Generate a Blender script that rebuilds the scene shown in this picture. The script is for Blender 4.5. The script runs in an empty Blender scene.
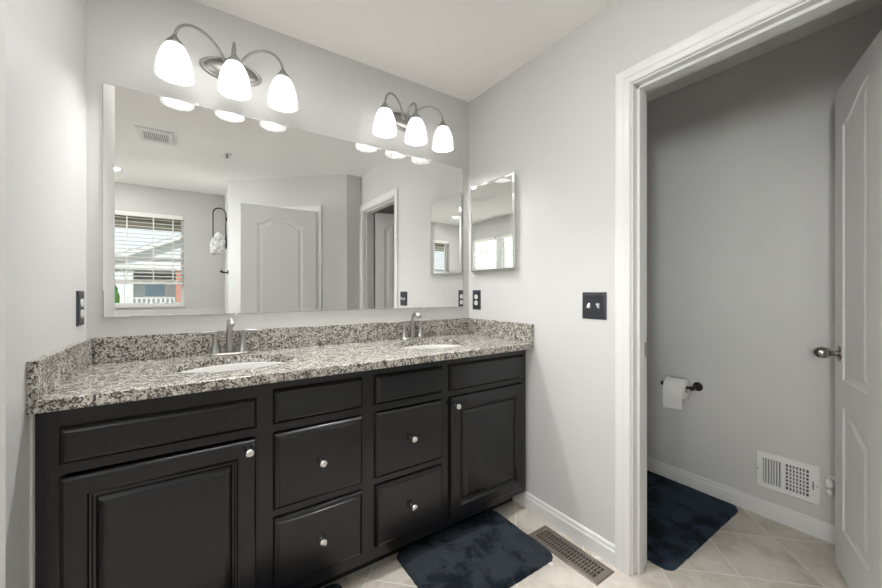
import bpy, bmesh, math, random
from mathutils import Vector, Matrix
PI = math.pi
S = bpy.context.scene
COL = S.collection
R = random.Random(7)

# ------------------------------------------------------------------ camera
CAMX, CAMY, CAMZ, YAW, FPX = 0.3493, -1.8845, 1.1804, 0.5956, 362.54
cam = bpy.data.cameras.new('camera')
cam.sensor_width = 36.0
cam.lens = FPX / 882 * 36.0
cam.shift_y = -3.03 / 882
cam.clip_start = 0.02
camo = bpy.data.objects.new('camera', cam)
COL.objects.link(camo)
camo.location = (CAMX, CAMY, CAMZ)
camo.rotation_euler = (PI / 2, 0, -YAW)
S.camera = camo

# ------------------------------------------------------------------ view, world, light
S.view_settings.view_transform = 'Standard'
S.view_settings.look = 'None'
S.view_settings.gamma = 1
S.view_settings.use_curve_mapping = False
S.view_settings.exposure = 0.31
cy = S.cycles
cy.use_denoising = True
cy.max_bounces = 14
cy.diffuse_bounces = 8
cy.glossy_bounces = 10
cy.transmission_bounces = 8
cy.caustics_reflective = True
cy.caustics_refractive = True
cy.blur_glossy = 0.6
cy.sample_clamp_indirect = 4.0

SKY_STRENGTH = 1.3
BULB_E = 290.0        # radiance of each of the six vanity bulbs
DOWNLIGHT_W = 4.0     # recessed ceiling lamp by the window
TUB_FILL_W = 13.0         # added fill lamp, out of view over the tub area
FLOOR_FILL_W = 3.2           # added narrow fill lamp, brightens the floor by the right sink
VANITY_FILL_W = 4.2          # added fill lamp, unseen above the front of the vanity
DAYLIGHT_W = 20.0     # soft daylight outside the side window
BEAM_W = 470.0        # brighter low daylight slanting in through the side window
SUN_W = 2.6
W_ = bpy.data.worlds.new('sky')
S.world = W_
W_.use_nodes = True
nt = W_.node_tree
nt.nodes.clear()
wo = nt.nodes.new('ShaderNodeOutputWorld')
bg = nt.nodes.new('ShaderNodeBackground')
sky = nt.nodes.new('ShaderNodeTexSky')
sky.sky_type = 'HOSEK_WILKIE'
sky.turbidity = 4.0
sky.ground_albedo = 0.4
sky.sun_direction = (0.2, 0.5, 0.8)
mixn = nt.nodes.new('ShaderNodeMixRGB')
mixn.inputs[0].default_value = 0.75
mixn.inputs[2].default_value = (0.93, 0.96, 1.0, 1)
nt.links.new(sky.outputs[0], mixn.inputs[1])
nt.links.new(mixn.outputs[0], bg.inputs[0])
bg.inputs[1].default_value = SKY_STRENGTH
nt.links.new(bg.outputs[0], wo.inputs[0])

def area_light(name, loc, rot, sx, sy, watts, col=(1, 1, 1), shape='RECTANGLE', spread=PI):
    l = bpy.data.lights.new(name, 'AREA')
    l.shape = shape
    l.size = sx
    l.size_y = sy
    l.energy = watts
    l.color = col
    l.spread = spread
    o = bpy.data.objects.new(name, l)
    COL.objects.link(o)
    o.location = loc
    o.rotation_euler = rot
    return o

# ------------------------------------------------------------------ dimensions
W = 1.8486      # right wall
H = 2.4277      # ceiling
WT = 0.115      # thickness of the right wall
W2 = 2.825      # far wall of the toilet room
XL = -0.97      # left wall of the tub area
YB = -3.65      # window wall
STUB = -0.669   # end of the wall left of the vanity
DN, DF = -1.088, -1.832   # toilet doorway jambs
DH = 2.035
FX, FY = 0.665, -2.854    # corner between tub wall and slanting wall
GX, GY = 1.69, -1.90      # other end of the slanting wall

# daylight through the side window (outside it, shining in)
area_light('daylight', (XL - 0.55, -2.68, 1.62), (0, -PI / 2, 0), 1.5, 1.7, DAYLIGHT_W, (0.95, 0.98, 1.0))

bm = area_light('low_daylight', (-3.5, -3.36, 1.95), (0, 0, 0), 1.1, 2.0, BEAM_W, (1, .99, .97))
bm.rotation_euler = (Vector((2.7, -1.50, 1.15)) - bm.location).to_track_quat('-Z', 'Y').to_euler()
sl = bpy.data.lights.new('sun', 'SUN')
sl.energy = SUN_W; sl.angle = .02; sl.color = (1, .97, .92)
so = bpy.data.objects.new('sun', sl); COL.objects.link(so)
so.rotation_euler = Vector((-.25, -.75, -.75)).to_track_quat('-Z', 'Y').to_euler()

# ------------------------------------------------------------------ materials
def mat(name, col=(.8, .8, .8), rough=.5, metal=0.0, spec=.5, **kw):
    m = bpy.data.materials.new(name)
    m.use_nodes = True
    b = m.node_tree.nodes['Principled BSDF']
    b.inputs['Base Color'].default_value = (*col, 1)
    b.inputs['Roughness'].default_value = rough
    b.inputs['Metallic'].default_value = metal
    b.inputs['Specular IOR Level'].default_value = spec
    for k, v in kw.items():
        b.inputs[k.replace('_', ' ')].default_value = v
    return m

def nodes(m):
    t = m.node_tree
    return t, t.nodes['Principled BSDF'], t.nodes.new, t.links.new

def noise(t, vec, scale, detail=4, rough=.55, dist=0.0):
    n = t.nodes.new('ShaderNodeTexNoise')
    n.inputs['Scale'].default_value = scale
    n.inputs['Detail'].default_value = detail
    n.inputs['Roughness'].default_value = rough
    n.inputs['Distortion'].default_value = dist
    t.links.new(vec, n.inputs['Vector'])
    return n.outputs['Fac']

def ramp(t, fac, stops):
    r = t.nodes.new('ShaderNodeValToRGB')
    e = r.color_ramp.elements
    while len(e) < len(stops):
        e.new(.5)
    for el, (p, c) in zip(e, stops):
        el.position = p
        el.color = (*c, 1) if len(c) == 3 else c
    t.links.new(fac, r.inputs[0])
    return r.outputs[0]

def bump(t, b, h, strength=.1, dist=.002):
    n = t.nodes.new('ShaderNodeBump')
    n.inputs['Strength'].default_value = strength
    n.inputs['Distance'].default_value = dist
    t.links.new(h, n.inputs['Height'])
    t.links.new(n.outputs[0], b.inputs['Normal'])

def objvec(t):
    return t.nodes.new('ShaderNodeTexCoord').outputs['Object']

def mathn(t, op, a, b_=None):
    n = t.nodes.new('ShaderNodeMath')
    n.operation = op
    for i, v in enumerate((a, b_)):
        if v is None:
            continue
        if isinstance(v, (int, float)):
            n.inputs[i].default_value = v
        else:
            t.links.new(v, n.inputs[i])
    return n.outputs[0]

def mixc(t, fac, a, b_):
    n = t.nodes.new('ShaderNodeMixRGB')
    for i, v in enumerate((fac, a, b_)):
        if isinstance(v, (int, float)):
            n.inputs[i].default_value = v
        elif isinstance(v, tuple):
            n.inputs[i].default_value = (*v, 1)
        else:
            t.links.new(v, n.inputs[i])
    return n.outputs[0]

def paint(name, col, rough, b_str=.06):
    m = mat(name, col, rough, spec=.4)
    t, b, N, L = nodes(m)
    v = objvec(t)
    bump(t, b, noise(t, v, 260, 2), b_str, .001)
    return m

M = {}
M['wall'] = paint('grey_wall_paint', (.605, .603, .596), .42)
M['ceiling'] = paint('ceiling_paint', (.90, .888, .872), .9)
M['trim'] = mat('white_trim_paint', (.73, .73, .725), .3)
M['door'] = mat('white_door_paint', (.78, .78, .77), .32)

def granite():
    m = mat('speckled_granite', rough=.16, spec=.5)
    t, b, N, L = nodes(m)
    v = objvec(t)
    warp = t.nodes.new('ShaderNodeTexNoise')
    warp.inputs['Scale'].default_value = 40
    L(v, warp.inputs['Vector'])
    add = t.nodes.new('ShaderNodeVectorMath')
    add.operation = 'MULTIPLY_ADD'
    L(warp.outputs['Color'], add.inputs[0])
    add.inputs[1].default_value = (.008, .008, .008)
    L(v, add.inputs[2])
    vv = add.outputs[0]
    def cells(scale):
        n = t.nodes.new('ShaderNodeTexVoronoi')
        n.inputs['Scale'].default_value = scale
        L(vv, n.inputs['Vector'])
        s = t.nodes.new('ShaderNodeSeparateColor')
        L(n.outputs['Color'], s.inputs[0])
        return s.outputs[0], s.outputs[1]
    c1, c2 = cells(165)
    base = ramp(t, c1, [(0, (.42, .39, .34)), (.3, (.62, .595, .55)), (.55, (.52, .49, .445)), (.8, (.32, .295, .26)), (1, (.68, .665, .63))])
    big = noise(t, vv, 34, 4, .6)
    grey = ramp(t, big, [(.50, (0, 0, 0)), (.62, (1, 1, 1))])
    base = mixc(t, mathn(t, 'MULTIPLY', grey, .65), base, (.21, .19, .17))
    d1, d2 = cells(215)
    dens = noise(t, vv, 30, 4, .65)
    thr = mathn(t, 'MULTIPLY_ADD', dens, 1.5)
    thr.node.inputs[2].default_value = -.42
    dark = mathn(t, 'LESS_THAN', d1, thr)
    fl, fl2 = cells(330)
    dk2 = mathn(t, 'LESS_THAN', fl, .12)
    col = mixc(t, mathn(t, 'MULTIPLY', dark, .9), base, mixc(t, d2, (.010, .0095, .009), (.085, .075, .066)))
    col = mixc(t, mathn(t, 'MULTIPLY', dk2, .85), col, (.05, .045, .04))
    L(col, b.inputs['Base Color'])
    return m
M['granite'] = granite()

def espresso():
    m = mat('dark_espresso_lacquer', (.006, .0058, .0068), .24, spec=.52, Specular_Tint=(.90, .94, 1.0, 1))
    t, b, N, L = nodes(m)
    v = objvec(t)
    mp = t.nodes.new('ShaderNodeMapping')
    mp.inputs['Scale'].default_value = (6, 6, .6)
    L(v, mp.inputs[0])
    n = noise(t, mp.outputs[0], 40, 5)
    L(ramp(t, n, [(.3, (.0068, .0063, .0068)), (.7, (.0105, .0097, .0102))]), b.inputs['Base Color'])
    return m
M['espresso'] = espresso()
M['kick'] = mat('black_toe_kick', (.012, .011, .011), .45)

def tile():
    m = mat('beige_floor_tile', rough=.35, spec=.4)
    t, b, N, L = nodes(m)
    v = objvec(t)
    sp = t.nodes.new('ShaderNodeSeparateXYZ')
    L(v, sp.inputs[0])
    r2 = 1 / math.sqrt(2)
    P_ = .302
    u = mathn(t, 'MULTIPLY', mathn(t, 'ADD', sp.outputs[0], sp.outputs[1]), r2 / P_)
    w = mathn(t, 'MULTIPLY', mathn(t, 'SUBTRACT', sp.outputs[0], sp.outputs[1]), r2 / P_)
    u = mathn(t, 'ADD', u, 20 - .318 / P_)
    w = mathn(t, 'ADD', w, 20 - 1.0015 / P_)
    def edge(a):
        f = mathn(t, 'FRACT', a)
        return mathn(t, 'MINIMUM', f, mathn(t, 'SUBTRACT', 1.0, f))
    e = mathn(t, 'MINIMUM', edge(u), edge(w))
    grout = ramp(t, e, [(.006, (1, 1, 1)), (.010, (0, 0, 0))])
    cid = t.nodes.new('ShaderNodeCombineXYZ')
    L(mathn(t, 'FLOOR', u), cid.inputs[0])
    L(mathn(t, 'FLOOR', w), cid.inputs[1])
    wn = t.nodes.new('ShaderNodeTexWhiteNoise')
    L(cid.outputs[0], wn.inputs['Vector'])
    off = t.nodes.new('ShaderNodeVectorMath')
    off.operation = 'MULTIPLY_ADD'
    L(wn.outputs['Color'], off.inputs[0])
    off.inputs[1].default_value = (3, 3, 3)
    L(v, off.inputs[2])
    n1 = noise(t, off.outputs[0], 7, 6, .62, .4)
    n2 = noise(t, off.outputs[0], 45, 4, .6)
    body = ramp(t, n1, [(.32, (.43, .385, .33)), (.50, (.62, .575, .515)), (.70, (.71, .67, .61))])
    body = mixc(t, mathn(t, 'MULTIPLY', n2, .3), body, (.38, .33, .28))
    L(mixc(t, grout, body, (.76, .73, .68)), b.inputs['Base Color'])
    bump(t, b, mathn(t, 'SUBTRACT', mathn(t, 'MULTIPLY', n2, .1), grout), .35, .002)
    return m
M['tile'] = tile()

def rugmat(name, tint):
    m = mat(name, (.02, .03, .05), .95, spec=.1)
    t, b, N, L = nodes(m)
    v = objvec(t)
    n1 = noise(t, v, 7.5, 6, .66, .5)
    n2 = noise(t, v, 190, 4, .75)
    c = ramp(t, n1, [(.36, (.007, .011, .016)), (.43, (.018, .026, .038)), (.50, tuple(.072 * k for k in tint)), (.75, tuple(.105 * k for k in tint))])
    c = mixc(t, mathn(t, 'MULTIPLY', n2, .65), c, (.008, .012, .018))
    L(c, b.inputs['Base Color'])
    b.inputs['Sheen Weight'].default_value = .06
    b.inputs['Sheen Roughness'].default_value = .5
    b.inputs['Sheen Tint'].default_value = (.5, .6, .75, 1)
    bump(t, b, n2, 1.0, .012)
    return m
M['rug'] = rugmat('navy_pile_greyed_by_light', (.80, .98, 1.20))  # same navy pile, colour greyed for the light over the vanity floor
M['rug_blue'] = rugmat('navy_plush_pile', (.70, 1.05, 1.60))
M['ruglabel'] = mat('white_care_label', (.8, .8, .8), .7)
M['nickel'] = mat('brushed_nickel', (.43, .42, .405), .30, 1.0)
M['fixture_metal'] = mat('satin_nickel_fixture', (.34, .335, .325), .34, 1.0)
M['door_knob'] = mat('aged_nickel_door_knob', (.36, .345, .32), .22, 1.0)
M['knob'] = mat('bright_nickel_knob', (.82, .81, .79), .2, 1.0)
M['bronze'] = mat('black_bronze', (.012, .011, .011), .32, .3)
M['plate_dark'] = mat('charcoal_wall_plate', (.035, .038, .046), .38, .4)
M['white_plastic'] = mat('white_plastic', (.82, .82, .81), .35)
M['slot'] = mat('dark_slot', (.02, .02, .02), .6)
M['vent_white'] = mat('white_enamel', (.80, .80, .79), .4)
M['vent_dark'] = mat('duct_shadow_metal', (.10, .10, .10), .7)
M['register'] = mat('brown_steel_register', (.19, .165, .14), .42, .3)
M['porcelain'] = mat('white_porcelain', (.68, .68, .67), .14)
M['mirror'] = mat('silvered_mirror', (.90, .905, .90), 0.0, 1.0)
M['mirror_edge'] = mat('mirror_glass_edge', (.72, .75, .74), .15, .6)
M['chrome'] = mat('satin_chrome_edge', (.75, .75, .74), .18, 1.0)
M['clip'] = mat('clear_plastic_clip', (.85, .86, .85), .15)
M['paper'] = mat('toilet_paper', (.86, .85, .84), .95, spec=.1)
M['card'] = mat('cardboard_core', (.36, .33, .30), .9)
M['cloth'] = None
M['blind'] = mat('white_blind_slat', (.84, .83, .80), .4)
M['cord'] = mat('white_cord', (.82, .81, .78), .8)
M['vinyl'] = mat('white_window_vinyl', (.82, .83, .83), .35)

def clothmat():
    m = mat('white_terry_cloth', (.74, .74, .73), .95, spec=.1)
    t, b, N, L = nodes(m)
    v = objvec(t)
    L(ramp(t, noise(t, v, 30, 4), [(.35, (.42, .42, .42)), (.6, (.80, .80, .79))]), b.inputs['Base Color'])
    bump(t, b, noise(t, v, 300, 2), .6, .003)
    return m
M['cloth'] = clothmat()

def glassmat():
    m = bpy.data.materials.new('window_pane_glass')
    m.use_nodes = True
    t = m.node_tree
    t.nodes.clear()
    o = t.nodes.new('ShaderNodeOutputMaterial')
    tr = t.nodes.new('ShaderNodeBsdfTransparent')
    gl = t.nodes.new('ShaderNodeBsdfGlossy')
    gl.inputs['Roughness'].default_value = 0
    fr = t.nodes.new('ShaderNodeFresnel')
    fr.inputs['IOR'].default_value = 1.3
    mx = t.nodes.new('ShaderNodeMixShader')
    tr.inputs[0].default_value = (.96, .98, .97, 1)
    t.links.new(fr.outputs[0], mx.inputs[0])
    t.links.new(tr.outputs[0], mx.inputs[1])
    t.links.new(gl.outputs[0], mx.inputs[2])
    t.links.new(mx.outputs[0], o.inputs[0])
    return m
M['glass'] = glassmat()

def shademat():
    m = mat('alabaster_glass_shade', (.9, .9, .88), .3)
    t, b, N, L = nodes(m)
    v = objvec(t)
    n = noise(t, v, 26, 4, .6, 1.2)
    c = ramp(t, n, [(.35, (.70, .70, .69)), (.55, (.95, .95, .94)), (.7, (1, 1, 1))])
    L(c, b.inputs['Base Color'])
    L(c, b.inputs['Emission Color'])
    b.inputs['Emission Strength'].default_value = .30
    tl = t.nodes.new('ShaderNodeBsdfTranslucent')
    L(c, tl.inputs[0])
    mx = t.nodes.new('ShaderNodeMixShader')
    mx.inputs[0].default_value = .80
    L(b.outputs[0], mx.inputs[1])
    L(tl.outputs[0], mx.inputs[2])
    L(mx.outputs[0], t.nodes['Material Output'].inputs[0])
    return m
M['shade'] = shademat()

def emis(name, col, s):
    m = mat(name, col, .5)
    b = m.node_tree.nodes['Principled BSDF']
    b.inputs['Emission Color'].default_value = (*col, 1)
    b.inputs['Emission Strength'].default_value = s
    return m
M['bulb'] = emis('lit_bulb_glass', (1, .99, .975), BULB_E)
M['led'] = emis('lit_downlight_lens', (1, .98, .95), 6.0)

# ------------------------------------------------------------------ mesh helpers
class MB:
    def __init__(self):
        self.v = []; self.f = []; self.s = []
    def add(self, verts, faces, smooth=False, mtx=None):
        k = len(self.v)
        for p in verts:
            p = Vector(p)
            self.v.append(mtx @ p if mtx else p)
        for f in faces:
            self.f.append([i + k for i in f]); self.s.append(smooth)
        return self
    def box(self, x0, x1, y0, y1, z0, z1, mtx=None, bev=0.0):
        if bev <= 0:
            v = [(x, y, z) for x in (x0, x1) for y in (y0, y1) for z in (z0, z1)]
            f = [(0, 1, 3, 2), (4, 6, 7, 5), (0, 4, 5, 1), (2, 3, 7, 6), (0, 2, 6, 4), (1, 5, 7, 3)]
            return self.add(v, f, False, mtx)
        b = bmesh.new()
        bmesh.ops.create_cube(b, size=1)
        for q in b.verts:
            q.co = Vector(((x0 + x1) / 2 + q.co.x * (x1 - x0), (y0 + y1) / 2 + q.co.y * (y1 - y0), (z0 + z1) / 2 + q.co.z * (z1 - z0)))
        bmesh.ops.bevel(b, geom=list(b.edges), offset=bev, segments=2, affect='EDGES', profile=.5)
        b.verts.ensure_lookup_table()
        for i, q in enumerate(b.verts): q.index = i
        self.add([q.co.copy() for q in b.verts], [[q.index for q in f.verts] for f in b.faces], False, mtx)
        b.free()
        return self
    def loops(self, L, close=True, cap0=False, cap1=False, smooth=False, mtx=None):
        n = len(L[0]); v = [p for l in L for p in l]; f = []
        for a in range(len(L) - 1):
            for i in range(n if close else n - 1):
                j = (i + 1) % n
                f.append((a * n + i, a * n + j, (a + 1) * n + j, (a + 1) * n + i))
        k = len(self.f)
        self.add(v, f, smooth, mtx)
        base = len(self.v) - len(v)
        if cap0:
            self.f.append([base + i for i in range(n)]); self.s.append(False)
        if cap1:
            self.f.append([base + (len(L) - 1) * n + i for i in range(n)]); self.s.append(False)
        return self
    def lathe(self, prof, n=32, mtx=None, sx=1, sy=1, cap0=False, cap1=False, smooth=True):
        L = [[(r * sx * math.cos(2 * PI * i / n), r * sy * math.sin(2 * PI * i / n), z) for i in range(n)] for r, z in prof]
        return self.loops(L, True, cap0, cap1, smooth, mtx)
    def tube(self, pts, r, n=10, mtx=None, caps=True):
        pts = [Vector(p) for p in pts]
        rr = r if isinstance(r, (list, tuple)) else [r] * len(pts)
        up = None; L = []
        for i, p in enumerate(pts):
            d = (pts[min(i + 1, len(pts) - 1)] - pts[max(i - 1, 0)]).normalized()
            if up is None:
                up = d.orthogonal().normalized()
            up = (up - d * up.dot(d))
            up = up.normalized() if up.length > 1e-6 else d.orthogonal().normalized()
            q = d.cross(up)
            ra = rr[i]
            ra, rb = ra if isinstance(ra, tuple) else (ra, ra)
            L.append([p + up * math.cos(2 * PI * k / n) * ra + q * math.sin(2 * PI * k / n) * rb for k in range(n)])
        return self.loops(L, True, caps, caps, True, mtx)
    def holed(self, outer, holes, fn):
        """flat face with holes: outer and holes are 2D loops, fn maps (u, v) to 3D"""
        b = bmesh.new(); es = []
        for lp in [outer] + holes:
            vs = [b.verts.new((p[0], p[1], 0)) for p in lp]
            for i in range(len(vs)):
                es.append(b.edges.new((vs[i], vs[(i + 1) % len(vs)])))
        bmesh.ops.triangle_fill(b, use_beauty=True, use_dissolve=False, edges=es)
        b.verts.ensure_lookup_table()
        for i, q in enumerate(b.verts): q.index = i
        self.add([fn(q.co.x, q.co.y) for q in b.verts], [[q.index for q in f.verts] for f in b.faces])
        b.free()
        return self
    def build(self, name, m, parent=None, world=True, auto=True, bevel=0.0, weld=False):
        me = bpy.data.meshes.new(name)
        off = Vector((0, 0, 0))
        if parent is not None and world:
            q = parent
            while q is not None:
                off += q.location
                q = q.parent
        me.from_pydata([tuple(Vector(p) - off) for p in self.v], [], self.f)
        for p, s in zip(me.polygons, self.s):
            p.use_smooth = s
        b = bmesh.new(); b.from_mesh(me)
        if weld:
            bmesh.ops.remove_doubles(b, verts=b.verts, dist=1e-5)
        bmesh.ops.recalc_face_normals(b, faces=b.faces)
        b.to_mesh(me); b.free()
        me.materials.append(m)
        o = bpy.data.objects.new(name, me)
        COL.objects.link(o)
        if parent is not None:
            o.parent = parent
        if bevel:
            md = o.modifiers.new('bevel', 'BEVEL')
            md.width = bevel; md.segments = 2; md.limit_method = 'ANGLE'
        return o

def thing(name, label, cat, loc=(0, 0, 0), rz=0, group=None):
    o = bpy.data.objects.new(name, None)
    COL.objects.link(o)
    o.empty_display_size = .05
    o.location = loc
    o.rotation_euler = (0, 0, rz)
    return tag(o, label, cat, group)

def tag(o, label, cat, group=None):
    o['label'] = label; o['category'] = cat
    if group: o['group'] = group
    return o

def struct(o, label=None, cat=None):
    o['kind'] = 'structure'
    if label: o['label'] = label
    if cat: o['category'] = cat
    return o

def copy_tree(o, parent=None):
    c = o.copy()
    COL.objects.link(c)
    if parent is not None: c.parent = parent
    for ch in list(o.children): copy_tree(ch, c)
    return c

def rect(x0, x1, z0, z1):
    return [(x0, z0), (x1, z0), (x1, z1), (x0, z1)]

def stepped(mb, x0, x1, z0, z1, prof, fn, back=True):
    """raised/recessed rectangular front: prof = [(inset, depth)], fn(u, v, w)"""
    L = []
    for ins, w in prof:
        L.append([fn(u, v, w) for u, v in rect(x0 + ins, x1 - ins, z0 + ins, z1 - ins)])
    mb.loops(L, True, back, True)

def arch_loop(x0, x1, z0, zs, rise, ins=0.0, n=24, half=0):
    """panel outline with a cambered top; half=-1/1: the arch peaks at x1 / x0"""
    a0, a1 = x0 + ins, x1 - ins
    pts = [(a0, z0 + ins), (a1, z0 + ins)]
    for i in range(n + 1):
        u = i / n
        x = a1 + (a0 - a1) * u
        if half == 0:
            k = max(0.0, math.sin(PI * u) - .12) / .88
            k = k * k * (3 - 2 * k)
        elif half == 1: k = .5 - .5 * math.cos(PI * u)
        else: k = .5 + .5 * math.cos(PI * u)
        pts.append((x, zs + rise * k - ins))
    return pts

# ------------------------------------------------------------------ room shell
T = .12
def flat(name, x0, x1, y0, y1, z0, z1, m):
    return struct(MB().box(x0, x1, y0, y1, z0, z1).build(name, m))
flat('floor', XL - T, W2 + T, YB - T, T, -.08, 0, M['tile'])
flat('ceiling', XL - T, W2 + T, YB - T, T, H, H + .08, M['ceiling'])
flat('wall_back', .009, W2 + T, 0, T, 0, H, M['wall'])
def xw(y): return .009 + .016 * y       # the left wall is slightly out of square
q = [(XL - T, T), (XL - T, STUB), (xw(STUB), STUB), (xw(0), 0), (xw(0), T)]
b = MB()
b.loops([[(x, y, z) for x, y in q] for z in (0, H)], True, True, True)
struct(b.build('wall_left', M['wall']))
b = MB()   # right wall with the toilet doorway
b.box(W, W + WT, DN + .018, 0, 0, H).box(W, W + WT, -1.90, DF - .018, 0, H).box(W, W + WT, DF - .018, DN + .018, DH + .018, H)
b.box(GX, W + WT, -2.02, -1.90, 0, H)
struct(b.build('wall_right', M['wall']))
flat('wall_toilet_far', W2, W2 + T, YB, 0, 0, H, M['wall'])
flat('wall_toilet_side', W + WT, W2, -2.03, -1.93, 0, H, M['wall'])
# tub area: left wall with window_2, window wall with window_1
WA0, WA1, WZ0, WZ1 = -.64, .235, 1.0, 2.115
WB0, WB1 = -3.36, -2.18
b = MB()
b.box(XL - T, XL, YB - T, WB0, 0, H).box(XL - T, XL, WB1, STUB, 0, H).box(XL - T, XL, WB0, WB1, 0, WZ0).box(XL - T, XL, WB0, WB1, WZ1, H)
struct(b.build('wall_tub_left', M['wall']))
b = MB()
b.box(XL, WA0, YB - T, YB, 0, H).box(WA1, W2, YB - T, YB, 0, H).box(WA0, WA1, YB - T, YB, 0, WZ0).box(WA0, WA1, YB - T, YB, WZ1, H)
struct(b.build('wall_window', M['wall']))
# tub partition, then the slanting wall with the entry doorway
sd = Vector((FX - GX, FY - GY, 0)); SL = sd.length; sd.normalize()
sn = Vector((-sd.y, sd.x, 0))
if sn.dot(Vector((0, 0, 0)) - Vector((GX, GY, 0))) < 0: sn = -sn       # towards the room
def slant(s, d, z): return Vector((GX, GY, 0)) + sd * s + sn * d + Vector((0, 0, z))
def slant_box(mb, s0, s1, d0, d1, z0, z1):
    v = [slant(s, d, z) for s in (s0, s1) for d in (d0, d1) for z in (z0, z1)]
    f = [(0, 1, 3, 2), (4, 6, 7, 5), (0, 4, 5, 1), (2, 3, 7, 6), (0, 2, 6, 4), (1, 5, 7, 3)]
    return mb.add(v, f)
E0, E1 = .352, 1.085
b = MB()
slant_box(b, 0, E0 - .018, -.115, 0, 0, H); slant_box(b, E1 + .018, SL, -.115, 0, 0, H); slant_box(b, E0 - .018, E1 + .018, -.115, 0, DH + .018, H)
struct(b.build('wall_slanted', M['wall']))
flat('wall_tub_right', FX, FX + .1, YB, FY - .02, 0, H, M['wall'])
flat('trim_1', XL, FX, YB, YB + .012, 0, .962, mat('pale_marble_tile', (.70, .69, .67), .25))

# ------------------------------------------------------------------ casings, jambs, baseboards
def casing_profile():   # (across, out) from the opening outwards
    return [(.006, 0), (.006, .008), (.010, .012), (.014, .012), (.016, .009), (.030, .011), (.034, .0135), (.058, .017), (.066, .017), (.070, .014), (.070, 0)]
def casing(mb, fn, a0, a1, zt):
    """three sides round an opening a0..a1 in the wall plane; fn(a, z, out)"""
    L = []
    for c, o in casing_profile():
        L.append([fn(a0 - c, 0, o), fn(a0 - c, zt + c, o), fn(a1 + c, zt + c, o), fn(a1 + c, 0, o)])
    mb.loops(L, False)
    n = len(L)
    for e in (0, 3):
        mb.add([l[e] for l in L], [list(range(n))])
b = MB()
casing(b, lambda a, z, o: (W - o, -a, z), -DN, -DF, DH)
casing(b, lambda a, z, o: (W + WT + o, -a, z), -DN, -DF, DH)
struct(b.build('trim_2', M['trim']), 'white moulded casing round the toilet room doorway')
b = MB()
for y0, y1 in ((DN, DN + .018), (DF - .018, DF)):
    b.box(W - .0005, W + WT + .0005, y0, y1, 0, DH)
b.box(W - .0005, W + WT + .0005, DF - .018, DN + .018, DH, DH + .018)
for y0, y1 in ((DN - .012, DN), (DF, DF + .012)):
    b.box(W + .03, W + .072, y0, y1, 0, DH)
b.box(W + .03, W + .072, DF, DN, DH - .012, DH)
jamb = struct(b.build('trim_3', M['trim'], bevel=.0015))
MB().box(W + WT - .042, W + WT - .008, DN - .0016, DN - .0002, .90, .96).build('strike_plate', M['nickel'], jamb)
b = MB()
casing(b, lambda a, z, o: slant(a, o, z), E0, E1, DH)
struct(b.build('trim_4', M['trim']), 'white casing round the entry doorway in the slanting wall')
b = MB()
slant_box(b, E0 - .018, E0, -.115, .0, 0, DH); slant_box(b, E1, E1 + .018, -.115, 0, 0, DH); slant_box(b, E0 - .018, E1 + .018, -.115, 0, DH, DH + .018)
struct(b.build('trim_5', M['trim']))
BP = [(0, 0), (.014, 0), (.014, .058), (.010, .066), (.009, .078), (.005, .084), (0, .084)]
def baseboard(name, p0, p1, nrm):
    p0, p1, nrm = Vector(p0), Vector(p1), Vector(nrm)
    b = MB()
    L = [[p0 + nrm * o + Vector((0, 0, z)), p1 + nrm * o + Vector((0, 0, z))] for o, z in BP]
    b.loops(L, False)
    for e in (0, 1): b.add([l[e] for l in L], [list(range(len(BP)))])
    return struct(b.build(name, M['trim']))
baseboard('baseboard_right', (W, -.30, 0), (W, DN + .0705, 0), (-1, 0, 0))
baseboard('baseboard_toilet', (W2, 0, 0), (W2, -1.93, 0), (-1, 0, 0))
baseboard('baseboard_left', (xw(-.56), -.56, 0), (xw(STUB), STUB, 0), (1, 0, 0))
baseboard('baseboard_tub', (FX, FY, 0), (FX, YB, 0), (-1, 0, 0))

# ------------------------------------------------------------------ doors
def door_leaf(name, L_, panels, flip, parent, z0=.012, z1=2.03, th=.035):
    """leaf along +x from the hinge; visible face at y = th * flip; panels = list of loop functions of inset"""
    b = MB()
    for side in (0, 1):
        y = th if side else 0.0
        sg = -1 if side else 1       # into the leaf
        b.holed(rect(0, L_, z0, z1), [p(0) for p in panels], lambda u, v, y=y: (u, y, v))
        for p in panels:
            prof = [(0, 0), (.006, .005), (.020, .0075), (.030, .0075), (.046, .0025), (.052, .0022)]
            b.loops([[(u, y + sg * d, v) for u, v in p(i)] for i, d in prof], True, False, True)
    o = rect(0, L_, z0, z1)
    b.loops([[(u, 0, v) for u, v in o], [(u, th, v) for u, v in o]], True)
    if flip < 0:
        b.v = [Vector((p.x, -p.y, p.z)) for p in b.v]
    return b.build(name, M['door'], parent, world=False, weld=True)

def knob_set(parent, x, z, th, side, name='door_knob'):
    """egg-shaped knob with rose, standing out along +y*side from y = th"""
    mt = Matrix.Translation((x, th, z)) @ Matrix.Rotation(-PI / 2 * side, 4, 'X')
    MB().lathe([(.0, .007), (.020, .007), (.030, .003), (.032, 0), (.0, 0)], 28, mt).build('knob_rose', M['door_knob'], parent, world=False)
    pr = [(.0105, .004), (.010, .024), (.012, .028), (.016, .030), (.021, .036), (.0245, .046), (.0245, .056), (.021, .066), (.013, .074), (.004, .0775), (0, .078)]
    return MB().lathe(pr, 28, mt).build(name, M['door_knob'], parent, world=False)

def hinge(parent, x, y, z):
    b = MB().lathe([(.0, 0), (.0058, 0), (.0058, .088), (0, .088)], 12, Matrix.Translation((x, y, z)))
    b.lathe([(.0, .088), (.004, .088), (.003, .093), (0, .094)], 10, Matrix.Translation((x, y, z)))
    return b.build('hinge', M['nickel'], parent, world=False)

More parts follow.
